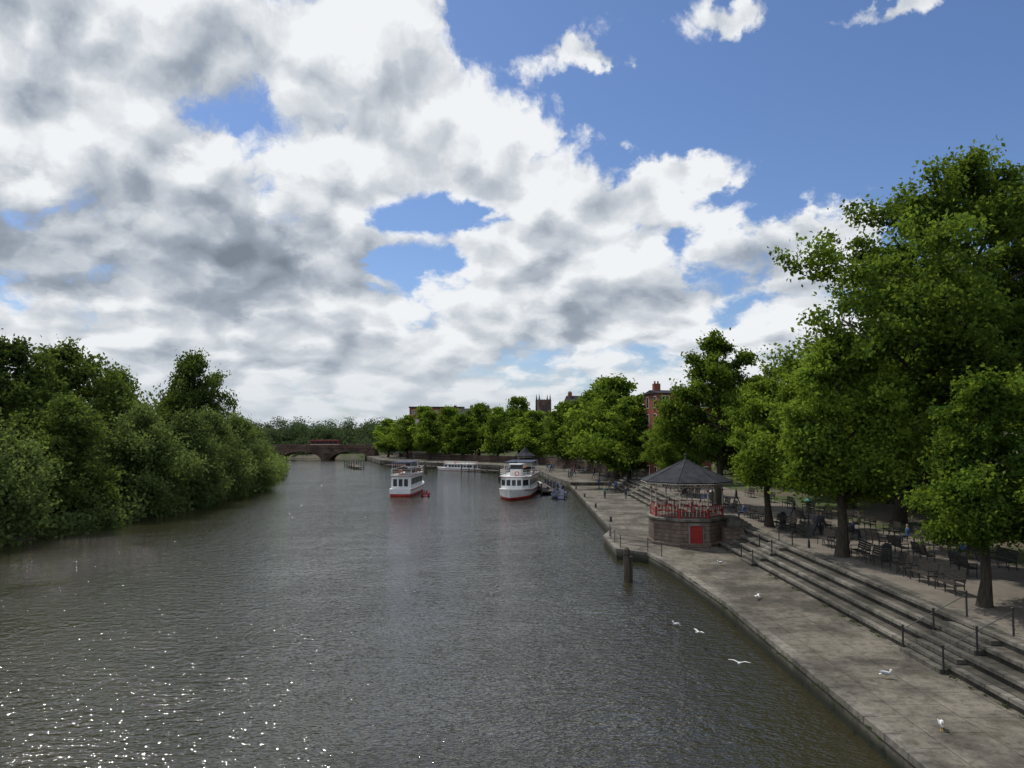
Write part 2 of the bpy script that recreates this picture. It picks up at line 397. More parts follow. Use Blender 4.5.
MP = Thing('mooring_post'); h = MP.p('post', 'wood')
h.cyl((0, 0, -2), (0, 0, 2.1), .24, .21, 10); h.cyl((0, 0, 2.1), (0, 0, 2.25), .21, .08, 10); h.cyl((.3, .25, -2), (.3, .25, 1.6), .14, .13, 8)
MP.p('band', 'iron').cyl((0, 0, 1.7), (0, 0, 1.82), .235, .235, 10)
MP.put((7.6, 51.5, 0)); MP.put((-2.5, 150, 0)); MP.put((2.5, 138, 0)); MP.put((-20, 178, 0))
BO = Thing('mooring_bollard'); h = BO.p('bollard', 'iron')
h.cyl((0, 0, 0), (0, 0, .4), .13, .1, 10); h.cyl((0, 0, .4), (0, 0, .5), .17, .13, 10)
for y_ in (78, 92, 106, 120): BO.put((9.95, y_, .8))

# ------------------------------------------------------------------ BENCHES
BE = Thing('park_bench')
sl = BE.p('slats', 'benchwood'); ir = BE.p('iron_ends', 'iron')
for i in range(4): sl.box(-.85, .85, -.05 + i * .12, .05 + i * .12, .44, .47)
for i in range(4):
    sl.box(-.85, .85, .40 + i * .025, .43 + i * .025, .55 + i * .12, .65 + i * .12)
for x_ in (-.8, 0, .8):
    ir.cyl((x_, 0, 0), (x_, .03, .44), .025); ir.cyl((x_, .45, 0), (x_, .38, .44), .025)
    ir.cyl((x_, -.05, .43), (x_, .42, .43), .022); ir.cyl((x_, .38, .42), (x_, .52, 1.02), .025)
    if x_: ir.cyl((x_, 0, .44), (x_, 0, .66), .02); ir.cyl((x_, -.04, .67), (x_, .44, .67), .025)
random.seed(3)
for y_ in (37.5, 39.9, 42.3, 44.7, 47.0, 50.2, 52.4, 57, 59.4, 61.4, 66.5, 69, 74, 77, 80, 83, 89, 92, 95, 99): BE.put((20.9 + random.uniform(-.1, .1), y_, 2.2), R(-90 + random.uniform(-6, 6)), 1.08)
for y_ in (35, 38, 41, 44, 47, 50, 53.5, 57, 61, 65, 69, 73, 78, 84, 90): BE.put((27.6 + random.uniform(-.2, .2), y_, 2.2), R(-90 + random.uniform(-4, 4)), 1.08)
for y_ in (42, 46, 49, 52, 56, 60.5, 65): BE.put((24.6, y_, 2.2), R(90 + random.uniform(-4, 4)), 1.08)

LP = Thing('street_lamp'); h = LP.p('post', 'iron')
h.cyl((0, 0, 0), (0, 0, .6), .11, .08, 10); h.cyl((0, 0, .6), (0, 0, 3.3), .05, .04, 10); h.cyl((-.3, 0, 2.95), (.3, 0, 2.95), .02)
hh = LP.p('lantern', 'green')
hh.cyl((0, 0, 3.3), (0, 0, 3.36), .12, .18, 6); hh.cyl((0, 0, 3.78), (0, 0, 4.0), .3, .06, 6); hh.ell((0, 0, 4.05), (.05, .05, .07), 8, 5)
LP.p('glass', 'glass').cyl((0, 0, 3.36), (0, 0, 3.78), .15, .24, 6)
for y_ in (51.5, 76, 99, 122): LP.put((19.7, y_, 2.2), 0, .82)
LB = Thing('litter_bin'); h = LB.p('bin', 'iron')
h.cyl((0, 0, 0), (0, 0, .95), .26, .28, 12); h.cyl((0, 0, .95), (0, 0, 1.12), .3, .1, 12)
for y_ in (46.0, 63.5, 86): LB.put((22.2, y_, 2.2))

# ------------------------------------------------------------------ BANDSTAND
BS = Thing('bandstand')
def octo(r, z, rot=22.5): return [(r * math.cos(R(rot + 45 * i)), r * math.sin(R(rot + 45 * i)), z) for i in range(8)]
pl = BS.p('plinth', 'plinth'); pl.ring([octo(3.15, -.1), octo(3.15, 2.02)])
cpn = BS.p('plinth_cornice', 'nosing'); cpn.ring([octo(3.30, 2.0), octo(3.34, 2.16), octo(3.2, 2.2)])
pl.ring([octo(3.26, -.1), octo(3.26, .22), octo(3.17, .3)])
ap = 3.15 * math.cos(R(22.5))
dr = BS.p('door', 'red'); dr.box(-.48 + .1, .48 + .1, -ap - .05, -ap + .1, .3, 1.65)
dr.box(.08, .12, -ap - .065, -ap, .32, 1.63)
fr = BS.p('door_frame', 'nosing'); fr.box(-.60 + .1, -.48 + .1, -ap - .09, -ap + .1, .1, 1.8); fr.box(.48 + .1, .60 + .1, -ap - .09, -ap + .1, .1, 1.8); fr.box(-.60 + .1, .60 + .1, -ap - .095, -ap + .1, 1.66, 1.85)
pl.box(-.7, .9, -ap - .9, -ap - .02, -.05, .16)
st = BS.p('stairs', 'nosing')
for i in range(5): st.box(2.7, 5.4 - i * .3, -.9, .9, 1.2 + i * .18, 1.38 + i * .18 + .003)
sb_ = BS.p('stair_block', 'plinth')
for i in range(6): sb_.box(2.35, 3.9, -2.6 - .3 * (6 - i), -2.3 - .3 * (6 - i), -.05, .25 + i * .23)
sb_.box(2.35, 3.9, -2.6, -1.2, -.05, 1.42)
r0 = 2.92
cw = BS.p('columns_white', 'cream'); crd = BS.p('columns_red', 'red')
rl = BS.p('railing', 'cream'); rr = BS.p('railing_red', 'red')
V = octo(r0, 2.2)
for x_, y_, z_ in V:
    crd.cyl((x_, y_, 2.2), (x_, y_, 3.0), .10, .08, 10); cw.cyl((x_, y_, 3.0), (x_, y_, 3.1), .12, .12, 10)
    cw.cyl((x_, y_, 3.1), (x_, y_, 4.75), .055, .05, 10); crd.cyl((x_, y_, 4.3), (x_, y_, 4.42), .1, .1, 10)
    cw.cyl((x_, y_, 4.75), (x_, y_, 5.0), .06, .16, 10)
for i in range(8):
    A = Vector(V[i]); B = Vector(V[(i + 1) % 8])
    gap = (i in (7,))
    dirv = (B - A); L = dirv.length; dv = dirv.normalized()
    if not gap:
        for z_ in (.12, .95): rr.cyl(A + Vector((0, 0, z_)), B + Vector((0, 0, z_)), .03, n=6)
        for k in range(1, 15):
            p = A + dirv * k / 15
            (rl if k % 2 else rr).cyl(p + Vector((0, 0, .12)), p + Vector((0, 0, .95)), .022, n=5)
        for k in range(3):
            p = A + dirv * (k + .5) / 3 + Vector((0, 0, .55)); 
            rr.cyl(p - dv * .15, p + dv * .15, .07, .07, 6)
    for z_ in (2.45, 2.78): cw.cyl(A + Vector((0, 0, z_)), B + Vector((0, 0, z_)), .035, n=6)
    for k in range(1, 18):
        p = A + dirv * k / 18
        (crd if k % 3 == 0 else cw).cyl(p + Vector((0, 0, 2.45)), p + Vector((0, 0, 2.78)), .025, n=5)
    for P0, sg in ((A, 1), (B, -1)):
        pr = None
        for k in range(6):
            an = R(90 * k / 5); pt = P0 + dv * sg * .6 * (1 - math.cos(an)) + Vector((0, 0, 1.85 + .6 * math.sin(an)))
            if pr: cw.cyl(pr, pt, .028, n=5)
            pr = pt
rf = BS.p('roof', 'slate')
rf.ring([octo(3.78, 4.98), octo(3.82, 5.06), octo(2.4, 5.68), octo(1.0, 6.3), octo(.35, 6.65), octo(.05, 6.8)])
rb = BS.p('roof_ribs', 'rib')
for i in range(8):
    prof = [(3.80, 5.08), (2.4, 5.70), (1.0, 6.32), (.35, 6.67)]
    an = R(22.5 + 45 * i)
    for (ra, za), (rc, zc) in zip(prof, prof[1:]):
        rb.cyl((ra * math.cos(an), ra * math.sin(an), za), (rc * math.cos(an), rc * math.sin(an), zc), .03, n=6)
ft = BS.p('fascia', 'cream')
ov = octo(3.74, 4.93)
for i in range(8): ft.cyl(ov[i], ov[(i + 1) % 8], .04, n=6)
fin = BS.p('finial', 'iron'); fin.cyl((0, 0, 6.7), (0, 0, 7.1), .12, .03, 8); fin.ell((0, 0, 7.15), (.1, .1, .1), 8, 6); fin.cyl((0, 0, 7.2), (0, 0, 7.55), .02, .01, 6)
BS.put((14.4, 64.0, .8))

# ------------------------------------------------------------------ BOATS
def tourboat(name, L=19, W=5.0, upper=True):
    T = Thing(name)
    st_ = np.linspace(0, 1, 15)
    def hw(s_): return W / 2 * (1 - max(0, (s_ - .62) / .38) ** 2.2 * .97) * (1 - .12 * (1 - min(1, s_ / .15)))
    def sheer(s_): return 1.15 + .7 * max(0, s_ - .5) ** 1.5 * 2
    lo, hi = [], []
    for s_ in st_:
        y_ = -L / 2 + L * s_; w_ = hw(s_); z_ = sheer(s_); ry = s_ * .9 if s_ > .8 else 0
        lo.append([(-w_ * .93, y_, .42), (-w_ * .88, y_ - ry * .6, 0), (-w_ * .5, y_ - ry, -.6), (w_ * .5, y_ - ry, -.6), (w_ * .88, y_ - ry * .6, 0), (w_ * .93, y_, .42)])
        hi.append([(-w_, y_ + ry * .4, z_), (-w_ * .935, y_, .40), (w_ * .935, y_, .40), (w_, y_ + ry * .4, z_)])
    T.p('hull_bottom', 'red', True).ring(lo); T.p('hull', 'white').ring(hi)
    rub = T.p('rubbing_strake', 'red')
    for sg in (-1, 1):
        for k in range(14):
            a_, b_ = st_[k], st_[k + 1]
            rub.cyl((sg * (hw(a_) + .01), -L / 2 + L * a_, sheer(a_) - .12), (sg * (hw(b_) + .01), -L / 2 + L * b_, sheer(b_) - .12), .06, n=6)
    cab = T.p('cabin', 'white'); gl = T.p('windows', 'glass'); z0, z1 = 1.0, 3.0
    cwid = W / 2 - .35
    ya, yb = -L / 2 + .8, L / 2 - L * .30
    outl = [(-cwid, ya), (cwid, ya), (cwid, yb), (cwid * .55, yb + 1.5), (-cwid * .55, yb + 1.5), (-cwid, yb)]
    cab.prism(outl, z0, z1)
    nw = 8
    for sg in (-1, 1):
        for k in range(nw):
            a_ = ya + .4 + (yb - ya - .6) * k / nw; b_ = a_ + (yb - ya - .6) / nw - .25
            gl.box(sg * cwid - .03, sg * cwid + .03, a_, b_, 1.75, 2.65)
    for k in range(3):
        xx = -cwid * .55 + .1 + k * cwid * 1.1 / 3; gl.box(xx, xx + cwid * 1.1 / 3 - .2, yb + 1.47, yb + 1.54, 1.8, 2.65)
        xx = -cwid + .3 + k * (cwid * 2 - .5) / 3; gl.box(xx, xx + (cwid * 2 - .5) / 3 - .25, ya - .03, ya + .03, 1.5, 2.6)
    for sg in (-1, 1):
        p0 = Vector((sg * cwid, yb, 0)); p1 = Vector((sg * cwid * .55, yb + 1.5, 0)); n_ = Vector((sg * 1.5, cwid * .45, 0)).normalized() * .03
        a_ = p0.lerp(p1, .15); b_ = p0.lerp(p1, .85)
        gl.quadbox([a_ - n_ + Vector((0, 0, 1.8)), b_ - n_ + Vector((0, 0, 1.8)), b_ + n_ + Vector((0, 0, 1.8)), a_ + n_ + Vector((0, 0, 1.8)),
                    a_ - n_ + Vector((0, 0, 2.65)), b_ - n_ + Vector((0, 0, 2.65)), b_ + n_ + Vector((0, 0, 2.65)), a_ + n_ + Vector((0, 0, 2.65))])
    dk = T.p('upper_deck', 'white')
    dk.prism([(x_ * 1.08, y_ + (.2 if y_ > 0 else -.2)) for x_, y_ in outl], z1 + .002, z1 + .14)
    T.p('deck_stripe', 'red').prism([(x_ * 1.09, y_ + (.22 if y_ > 0 else -.22)) for x_, y_ in outl], z1 + .04, z1 + .10)
    rlr = T.p('railings', 'white')
    oo = [Vector((x_ * 1.04, y_, z1 + .12)) for x_, y_ in outl]
    for i in range(6):
        A, B = oo[i], oo[(i + 1) % 6]; n_ = max(2, int((B - A).length / 1.1))
        for k in range(n_): p = A.lerp(B, k / n_); rlr.cyl(p, p + Vector((0, 0, .95)), .025, n=5)
        for z_ in (.35, .65, .95): rlr.cyl(A + Vector((0, 0, z_)), B + Vector((0, 0, z_)), .02, n=5)
    if upper:
        wh = T.p('wheelhouse', 'white'); wh.prism([(-.95, yb - 2.1), (.95, yb - 2.1), (.8, yb - .2), (-.8, yb - .2)], z1 + .15, z1 + 1.15)
        gl.prism([(-.9, yb - 2.05), (.9, yb - 2.05), (.76, yb - .25), (-.76, yb - .25)], z1 + 1.15, z1 + 1.8)
        wh.prism([(-1.1, yb - 2.3), (1.1, yb - 2.3), (.95, yb), (-.95, yb)], z1 + 1.8, z1 + 1.92)
        cn = T.p('canopy', 'navy'); cn.prism([(-cwid, ya + .2), (cwid, ya + .2), (cwid, yb - 3), (-cwid, yb - 3)], z1 + 2.0, z1 + 2.1)
        for k in range(5):
            for sg in (-1, 1):
                y_ = ya + .3 + k * (yb - ya - 3.6) / 4; rlr.cyl((sg * (cwid - .05), y_, z1 + .1), (sg * (cwid - .05), y_, z1 + 2.0), .03, n=6)
        se = T.p('seats', 'wood')
        for k in range(6):
            y_ = ya + 1 + k * 1.3
            for sg in (-1, 1):
                se.box(min(sg * .4, sg * 1.7), max(sg * .4, sg * 1.7), y_, y_ + .4, z1 + .5, z1 + .56); se.box(min(sg * .4, sg * 1.7), max(sg * .4, sg * 1.7), y_ - .05, y_, z1 + .5, z1 + 1.0)
        T.p('mast', 'iron').cyl((0, yb - 1, z1 + 1.9), (0, yb - 1, z1 + 3.4), .03, n=6)
    lb = T.p('lifebuoys', 'orange', True)
    lb.torus((0, ya - .3, z1 + .65), .33, .07, 'y'); lb.torus((-cwid * 1.08, 0, z1 + .6), .33, .07, 'x'); lb.torus((cwid * 1.08, 0, z1 + .6), .33, .07, 'x'); lb.torus((-.5, yb + 1.72, z1 + .6), .3, .07, 'y')
    return T
TB = tourboat('tour_boat'); TB.put((1.0, 119, .0), R(172))
TB2 = tourboat('river_cruise_boat', 16, 3.7); TB2.put((-16.4, 124, 0), R(-3))
TB3 = tourboat('passenger_launch', 13, 3.2, False); o = TB3.put((-13.5, 192, -.2), R(62)); o.scale = (.9, .9, .6)
def rowboat(name, mt):
    T = Thing(name); rings = []
    for k in range(11):
        s_ = k / 10; y_ = -2 + 4 * s_; w_ = .75 * math.sin(math.pi * min(.97, .18 + .8 * s_)) + .04; z_ = .45 + .25 * (2 * s_ - 1) ** 2
        rings.append([(-w_, y_, z_), (-w_ * .75, y_, 0), (0, y_, -.15), (w_ * .75, y_, 0), (w_, y_, z_), (w_ * .88, y_, z_), (w_ * .6, y_, .1), (-w_ * .6, y_, .1), (-w_ * .88, y_, z_)])
    T.p('hull', mt, True).ring(rings); b_ = T.p('thwarts', 'wood')
    for y_ in (-1, 0, 1): b_.box(-.6, .6, y_ - .12, y_ + .12, .32, .36)
    return T
RB = rowboat('rowing_boat', 'red'); RB2 = rowboat('dinghy', 'navy'); RB3 = rowboat('skiff', 'cream')
RB.put((-13.2, 118, 0), R(6), .95)
random.seed(5)
for k in range(7): RB2.put((5.0 + random.uniform(0, 2.8), 114 + k * 4.2, 0), R(random.uniform(-12, 12)), 1.35)
for k in range(3): RB3.put((4.4 + random.uniform(-1, 1), 137 + k * 6.2, 0), R(random.uniform(-12, 12)), 1.35)
for k in range(3): RB.put((-30 + k * 2.4, 207 - k * 1.2, 0), R(50), 1.1)
JT = Thing('landing_jetty'); h = JT.p('deck', 'wood'); h.box(-1.2, 1.2, -9, 9, .45, .62)
for y_ in (-8.5, -4, 0, 4, 8.5):
    for x_ in (-1.25, 1.25): JT.p('piles', 'wood').cyl((x_, y_, -2), (x_, y_, 1.7), .13)
for sg in (-1, 1): JT.p('handrail', 'iron').cyl((sg * 1.2, -8.5, 1.5), (sg * 1.2, 8.5, 1.5), .03)
JT.put((5.2, 128, 0), R(4)); JT.put((-5, 181, 0), R(48)); JT.put((-27, 205, 0), R(55)); JT.put((-42, 205, 0), R(20))

# ------------------------------------------------------------------ KIOSK
KI = Thing('ticket_kiosk')
def ngon(n_, r, z, rot=0): return [(r * math.cos(2 * math.pi * i / n_ + rot), r * math.sin(2 * math.pi * i / n_ + rot), z) for i in range(n_)]
KI.p('walls', 'cream').ring([ngon(8, 1.9, 0), ngon(8, 1.9, 2.3)]); KI.p('windows', 'glass').ring([ngon(8, 1.93, 1.1), ngon(8, 1.93, 1.9)])
KI.p('roof', 'slate').ring([ngon(8, 2.6, 2.25), ngon(8, 2.62, 2.35), ngon(8, 1.2, 3.2), ngon(8, .1, 4.6)])
KI.p('finial', 'iron').cyl((0, 0, 4.5), (0, 0, 5.2), .06, .02)
KI.put((3.2, 188, 1.35)); 

# ------------------------------------------------------------------ BRIDGE + BUS
BR = Thing('stone_bridge'); sb = BR.p('arches', 'sandstone')
xa, xb = -112.0, -46.0; piers = [(-112 + 16.5 * i) for i in range(5)]
N_ = 133; top = 3.9; yF, yB = 258.0, 266.0
def botz(x_):
    u_ = (x_ - xa) % 16.5
    if u_ < 1.3 or u_ > 15.2: return -2
    c_ = (u_ - 8.25) / 6.95
    return -.6 + 3.4 * math.sqrt(max(0, 1 - c_ * c_))
xsb = np.linspace(xa, xb, N_)
for i in range(N_ - 1):
    x1, x2 = float(xsb[i]), float(xsb[i + 1]); z1_, z2_ = botz(x1 + .001), botz(x2 - .001)
    sb.quadbox([(x1, yF, z1_), (x2, yF, z2_), (x2, yB, z2_), (x1, yB, z1_), (x1, yF, top), (x2, yF, top), (x2, yB, top), (x1, yB, top)])
pb = BR.p('parapet', 'sandstone'); pb.box(xa, xb, yF - .15, yF + .35, top - .1, top + 1.1); pb.box(xa, xb, yB - .35, yB + .15, top - .1, top + 1.1)
for px in piers[1:4]:
    BR.p('cutwaters', 'sandstone').prism([(px - 1.25, yF + .01), (px, yF - 2.2), (px + 1.25, yF + .01)], -2, 2.4)
BR.p('roadway', 'asphalt').box(xa, xb, yF + .4, yB - .4, top - .05, top + .06)
BR.put()
BU = Thing('bus')
bb = BU.p('body', 'busred')
bb.ring([[(-5.4, y_ * 1.25, z_) for y_, z_ in ((-1, .35), (1, .35), (1, 2.75), (.9, 3.0), (-.9, 3.0), (-1, 2.75))], [(5.3, y_ * 1.25, z_) for y_, z_ in ((-1, .35), (1, .35), (1, 2.75), (.9, 3.0), (-.9, 3.0), (-1, 2.75))]])
g_ = BU.p('windows', 'glass')
for k in range(6): g_.box(-5.0 + k * 1.65, -3.55 + k * 1.65, -1.275, 1.275, 1.6, 2.5)
g_.box(5.28, 5.33, -1.1, 1.1, 1.4, 2.5); g_.box(-5.43, -5.38, -1.1, 1.1, 1.5, 2.4)
BU.p('stripe', 'cream').box(-5.42, 5.32, -1.262, 1.262, 1.2, 1.4)
for x_ in (-3.4, 3.2):
    for sg in (-1, 1): BU.p('wheels', 'iron').cyl((x_, sg * 1.0, .48), (x_, sg * 1.27, .48), .48, n=14)
BU.put((-63.5, 262, 3.96), 0, .9)

# ------------------------------------------------------------------ BUILDINGS
def house(name, W, Dp, H, storeys, bays, wallm, roofm='slate', flat=False, chim=2, pitch=3.0):
    T = Thing(name); T.p('walls', wallm).box(-W / 2, W / 2, -Dp / 2, Dp / 2, 0, H)
    rf_ = T.p('roof', roofm)
    if flat: rf_.box(-W / 2 - .3, W / 2 + .3, -Dp / 2 - .3, Dp / 2 + .3, H, H + .5)
    else:
        a_, b_ = W / 2 + .3, Dp / 2 + .35
        rf_.v = [(-a_, -b_, H), (a_, -b_, H), (a_, b_, H), (-a_, b_, H), (-a_ + .01, 0, H + pitch), (a_ - .01, 0, H + pitch)]
        rf_.f = [(0, 1, 5, 4), (2, 3, 4, 5), (1, 2, 5), (3, 0, 4), (0, 3, 2, 1)]
    fr_ = T.p('window_frames', 'white'); g_ = T.p('windows', 'glass'); sh = H / storeys
    for sidey in (-1, 1):
        for s_ in range(storeys):
            for k in range(bays):
                xc = -W / 2 + W * (k + .5) / bays; zc = s_ * sh + sh * .52; yw = sidey * Dp / 2
                if s_ == 0 and k == bays // 2:
                    T.p('door', 'green').box(xc - .5, xc + .5, yw - .06, yw + .06, 0, 2.1); continue
                fr_.box(xc - .6, xc + .6, yw - .05, yw + .05, zc - .9, zc + .9)
                for ii in (0, 1):
                    for jj in (0, 1):
                        g_.box(xc - .5 + ii * .53, xc - .03 + ii * .53, yw - .07, yw + .07, zc - .8 + jj * .83, zc - .03 + jj * .83)
    for sidex in (-1, 1):
        for s_ in range(storeys):
            for k in (-1, 1):
                yc = k * Dp / 4; zc = s_ * sh + sh * .52; xw = sidex * W / 2
                fr_.box(xw - .05, xw + .05, yc - .55, yc + .55, zc - .9, zc + .9); g_.box(xw - .07, xw + .07, yc - .45, yc + .45, zc - .8, zc + .8)
    for k in range(chim):
        xc = -W / 2 + .8 + k * (W - 1.6) / max(1, chim - 1)
        T.p('chimneys', wallm).box(xc - .5, xc + .5, -.45, .45, H + .3, H + pitch + 1.0)
        for q_ in (-.25, .25): T.p('chimney_pots', 'brick').cyl((xc + q_, 0, H + pitch + 1.0), (xc + q_, 0, H + pitch + 1.4), .14, .12)
    return T
house('brick_house', 8, 7, 13.2, 5, 4, 'brick', chim=2, pitch=.6).put((25.3, 118, 2.3), R(8))
H2 = house('terraced_house', 12, 9, 11, 3, 4, 'brick', chim=2); H2.put((46, 175, 6), R(20)); H2.put((22, 225, 6), R(12)); 
H3 = house('sandstone_house', 14, 10, 9.5, 3, 4, 'sandstone', chim=3); H3.put((-15, 285, 5.5), R(-8)); 
house('apartment_block', 22, 12, 15, 4, 7, 'brick', flat=True, chim=0).put((-31, 318, 4), R(4))
house('white_house', 9, 8, 7, 2, 3, 'cream', chim=2).put((-34, 252, 2.5), R(-30))
CT = Thing('church_tower'); h = CT.p('tower', 'sandstone'); h.box(-3, 3, -3, 3, 0, 23); 
for sx in (-1, 1):
    for sy in (-1, 1):
        h.box(sx * 3 - .5, sx * 3 + .5, sy * 3 - .5, sy * 3 + .5, 0, 23.6); h.cyl((sx * 3, sy * 3, 23.6), (sx * 3, sy * 3, 27), .5, .05, 6)
for k in range(5):
    for sy in (-1, 1):
        h.box(-2.4 + k * 1.05, -1.8 + k * 1.05, sy * 2.9 - .1, sy * 2.9 + .1, 23, 24); h.box(sy * 2.9 - .1, sy * 2.9 + .1, -2.4 + k * 1.05, -1.8 + k * 1.05, 23, 24)
for sy in (-1, 1):
    CT.p('louvres', 'iron').box(-1.4, -.3, sy * 3.03 - .05, sy * 3.03 + .05, 17, 21); CT.p('louvres', 'iron').box(.3, 1.4, sy * 3.03 - .05, sy * 3.03 + .05, 17, 21)
CT.put((15.5, 380, 3.0), R(12), .92)

# ------------------------------------------------------------------ TREES
def np_mesh(name, V_, Q_, mi, tint, mats):
    me = bpy.data.meshes.new(name)
    me.vertices.add(len(V_)); me.vertices.foreach_set('co', V_.astype(np.float32).ravel())
    me.loops.add(len(Q_) * 4); me.loops.foreach_set('vertex_index', Q_.astype(np.int32).ravel())
    me.polygons.add(len(Q_)); me.polygons.foreach_set('loop_start', np.arange(0, len(Q_) * 4, 4, dtype=np.int32))
    me.polygons.foreach_set('material_index', mi.astype(np.int32))
    for mt in mats: me.materials.append(mt)
    at = me.attributes.new('tint', 'FLOAT', 'POINT'); at.data.foreach_set('value', tint.astype(np.float32))
    me.update(calc_edges=True); me.validate()
    return me
def leaf_quads(P, size, rng, up=.5):
    n_ = len(P)
    nn = rng.normal(size=(n_, 3)); nn /= np.linalg.norm(nn, axis=1)[:, None]; nn[:, 2] += up; nn /= np.linalg.norm(nn, axis=1)[:, None]
    r_ = rng.normal(size=(n_, 3)); tt = np.cross(nn, r_); tt /= np.linalg.norm(tt, axis=1)[:, None]; bb_ = np.cross(nn, tt)
    s_ = (size * rng.uniform(.6, 1.3, n_))[:, None]
    fold = nn * s_ * .18
    V_ = np.stack([P + tt * s_, P + bb_ * s_ * .62 + fold, P - tt * s_ * .9, P - bb_ * s_ * .62 + fold], 1).reshape(-1, 3)
    return V_, np.arange(n_ * 4).reshape(-1, 4)
def tubes(br_, n_=7):
    Vs, Qs = [], []; base = 0
    for pts_, rad in br_:
        pts_ = np.asarray(pts_, float)
        for k, (p, r) in enumerate(zip(pts_, rad)):
            dd = pts_[min(k + 1, len(pts_) - 1)] - pts_[max(k - 1, 0)]; dd /= np.linalg.norm(dd) + 1e-9
            a_ = np.cross(dd, [0, 0, 1.]) if abs(dd[2]) < .95 else np.cross(dd, [1., 0, 0]); a_ /= np.linalg.norm(a_); b_ = np.cross(dd, a_)
            an = np.arange(n_) * 2 * np.pi / n_
            Vs.append(p + r * (np.cos(an)[:, None] * a_ + np.sin(an)[:, None] * b_))
        for k in range(len(pts_) - 1):
            for i in range(n_):
                j = (i + 1) % n_; Qs.append((base + k * n_ + i, base + k * n_ + j, base + (k + 1) * n_ + j, base + (k + 1) * n_ + i))
        base += len(pts_) * n_
    return np.concatenate(Vs), np.array(Qs)
def tree_mesh(name, seed, H, cr_, cb_, tr_, nleaf, lsize, leafm, limbs=26, clr=(.8, 1.5), skew=.42, droop=0.0, elev=(20, 55), flat=.6, lobes=5, sig=.55, dens=1.5, cap=9.0):
    rng = np.random.default_rng(seed)
    br_ = []; cl = []
    nseg = 9; tz = np.linspace(0, H * .9, nseg); wob = np.cumsum(rng.normal(0, .018 * H / nseg * 2, (nseg, 2)), 0); wob[0] = 0
    tp = np.column_stack([wob[:, 0], wob[:, 1], tz]); trd = tr_ * (1 - np.linspace(0, 1, nseg) * .9); trd[0] *= 1.45
    br_.append((tp, trd))
    lob = rng.uniform(0, 2 * np.pi, lobes); lz = rng.uniform(0, 1, lobes)
    def env(tq, az_):
        base = (max(0, math.sin(math.pi * min(1, max(0, tq)) ** (skew * 1.45))) ** .62) if tq < 1 else 0
        mod = 1 + .28 * sum(math.cos(az_ - l) ** 3 * math.exp(-((tq - z_) / .22) ** 2) for l, z_ in zip(lob, lz))
        return cr_ * max(.12, base) * max(.75 if cap < 2 else .3, min(mod, cap))
    for i in range(limbs):
        tq = (i + rng.uniform(0, .9)) / limbs
        zt = cb_ + (H - cb_) * tq; az_ = i * 2.39996 + rng.normal(0, .35)
        Lr = env(tq, az_) * rng.uniform(.68, 1.08)
        e_ = R(rng.uniform(*elev)) * (.6 + .8 * tq) 
        z0 = max(cb_ * .75, zt - Lr * math.tan(min(e_, 1.1)) * .75); z0 = min(z0, H * .86)
        o_ = np.array([np.interp(z0, tz, tp[:, 0]), np.interp(z0, tz, tp[:, 1]), z0])
        r_ = np.interp(z0, tz, trd) * .5
        pts_ = []
        for k in range(6):
            u_ = k / 5; rad_ = Lr * u_
            pts_.append(o_ + np.array([math.cos(az_ + .12 * math.sin(u_ * 5 + i)) * rad_, math.sin(az_ + .12 * math.sin(u_ * 5 + i)) * rad_, (zt - z0) * (u_ ** .8) - droop * Lr * u_ ** 2]))
        pts_ = np.array(pts_); br_.append((pts_, r_ * (1 - np.linspace(0, 1, 6) * .85)))
        ncl = int(4 + Lr * dens)
        for c_ in range(ncl):
            u_ = .35 + .68 * (c_ + rng.uniform(0, 1)) / ncl
            p = np.array([np.interp(u_ * 5, range(6), pts_[:, q_]) for q_ in range(3)])
            q_ = p + np.clip(rng.normal(0, 1, 3), -1.6, 1.6) * np.array([.20, .20, .13]) * Lr * .8
            q_[2] = max(q_[2], cb_ * .78)
            cl.append((q_, rng.uniform(clr[0] * .6, clr[1]) * (.75 + .35 * (1 - tq))))
            if c_ % 2 == 0: br_.append(((np.array([p, (p + q_) / 2 + rng.normal(0, .1, 3), q_])), np.array([.3, .18, .06]) * r_ * .8))
    top_ = tp[-1]
    for k in range(5): cl.append((top_ + rng.normal(0, 1, 3) * np.array([.1, .1, .04]) * cr_ + np.array([0, 0, H * .04]), rng.uniform(*clr) * .75))
    C = np.array([c_[0] for c_ in cl]); Rr = np.array([c_[1] for c_ in cl])
    wgt = Rr ** 2; cnt = rng.multinomial(nleaf, wgt / wgt.sum()); idx = np.repeat(np.arange(len(C)), cnt)
    loc = rng.normal(0, sig, (nleaf, 3)) * Rr[idx][:, None]
    tilt = rng.normal(0, .35, (len(C), 2))
    loc[:, 2] *= flat; loc[:, 2] += loc[:, 0] * tilt[idx, 0] + loc[:, 1] * tilt[idx, 1]
    loc[:, 2] -= droop * 1.5 * rng.uniform(0, 1, nleaf) * Rr[idx]
    P = C[idx] + loc
    LV, LQ = leaf_quads(P, lsize, rng)
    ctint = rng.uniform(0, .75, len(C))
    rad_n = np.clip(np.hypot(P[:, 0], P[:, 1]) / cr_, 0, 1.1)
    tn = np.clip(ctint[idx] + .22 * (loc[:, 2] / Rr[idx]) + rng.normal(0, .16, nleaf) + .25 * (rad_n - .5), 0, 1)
    TV, TQ = tubes(br_)
    V_ = np.concatenate([TV, LV]); Q_ = np.concatenate([TQ, LQ + len(TV)])
    mi = np.concatenate([np.zeros(len(TQ)), np.ones(len(LQ))]); tint = np.concatenate([np.zeros(len(TV)), np.repeat(tn, 4)])
    return np_mesh(name, V_, Q_, mi, tint, [M['bark'], M[leafm]])
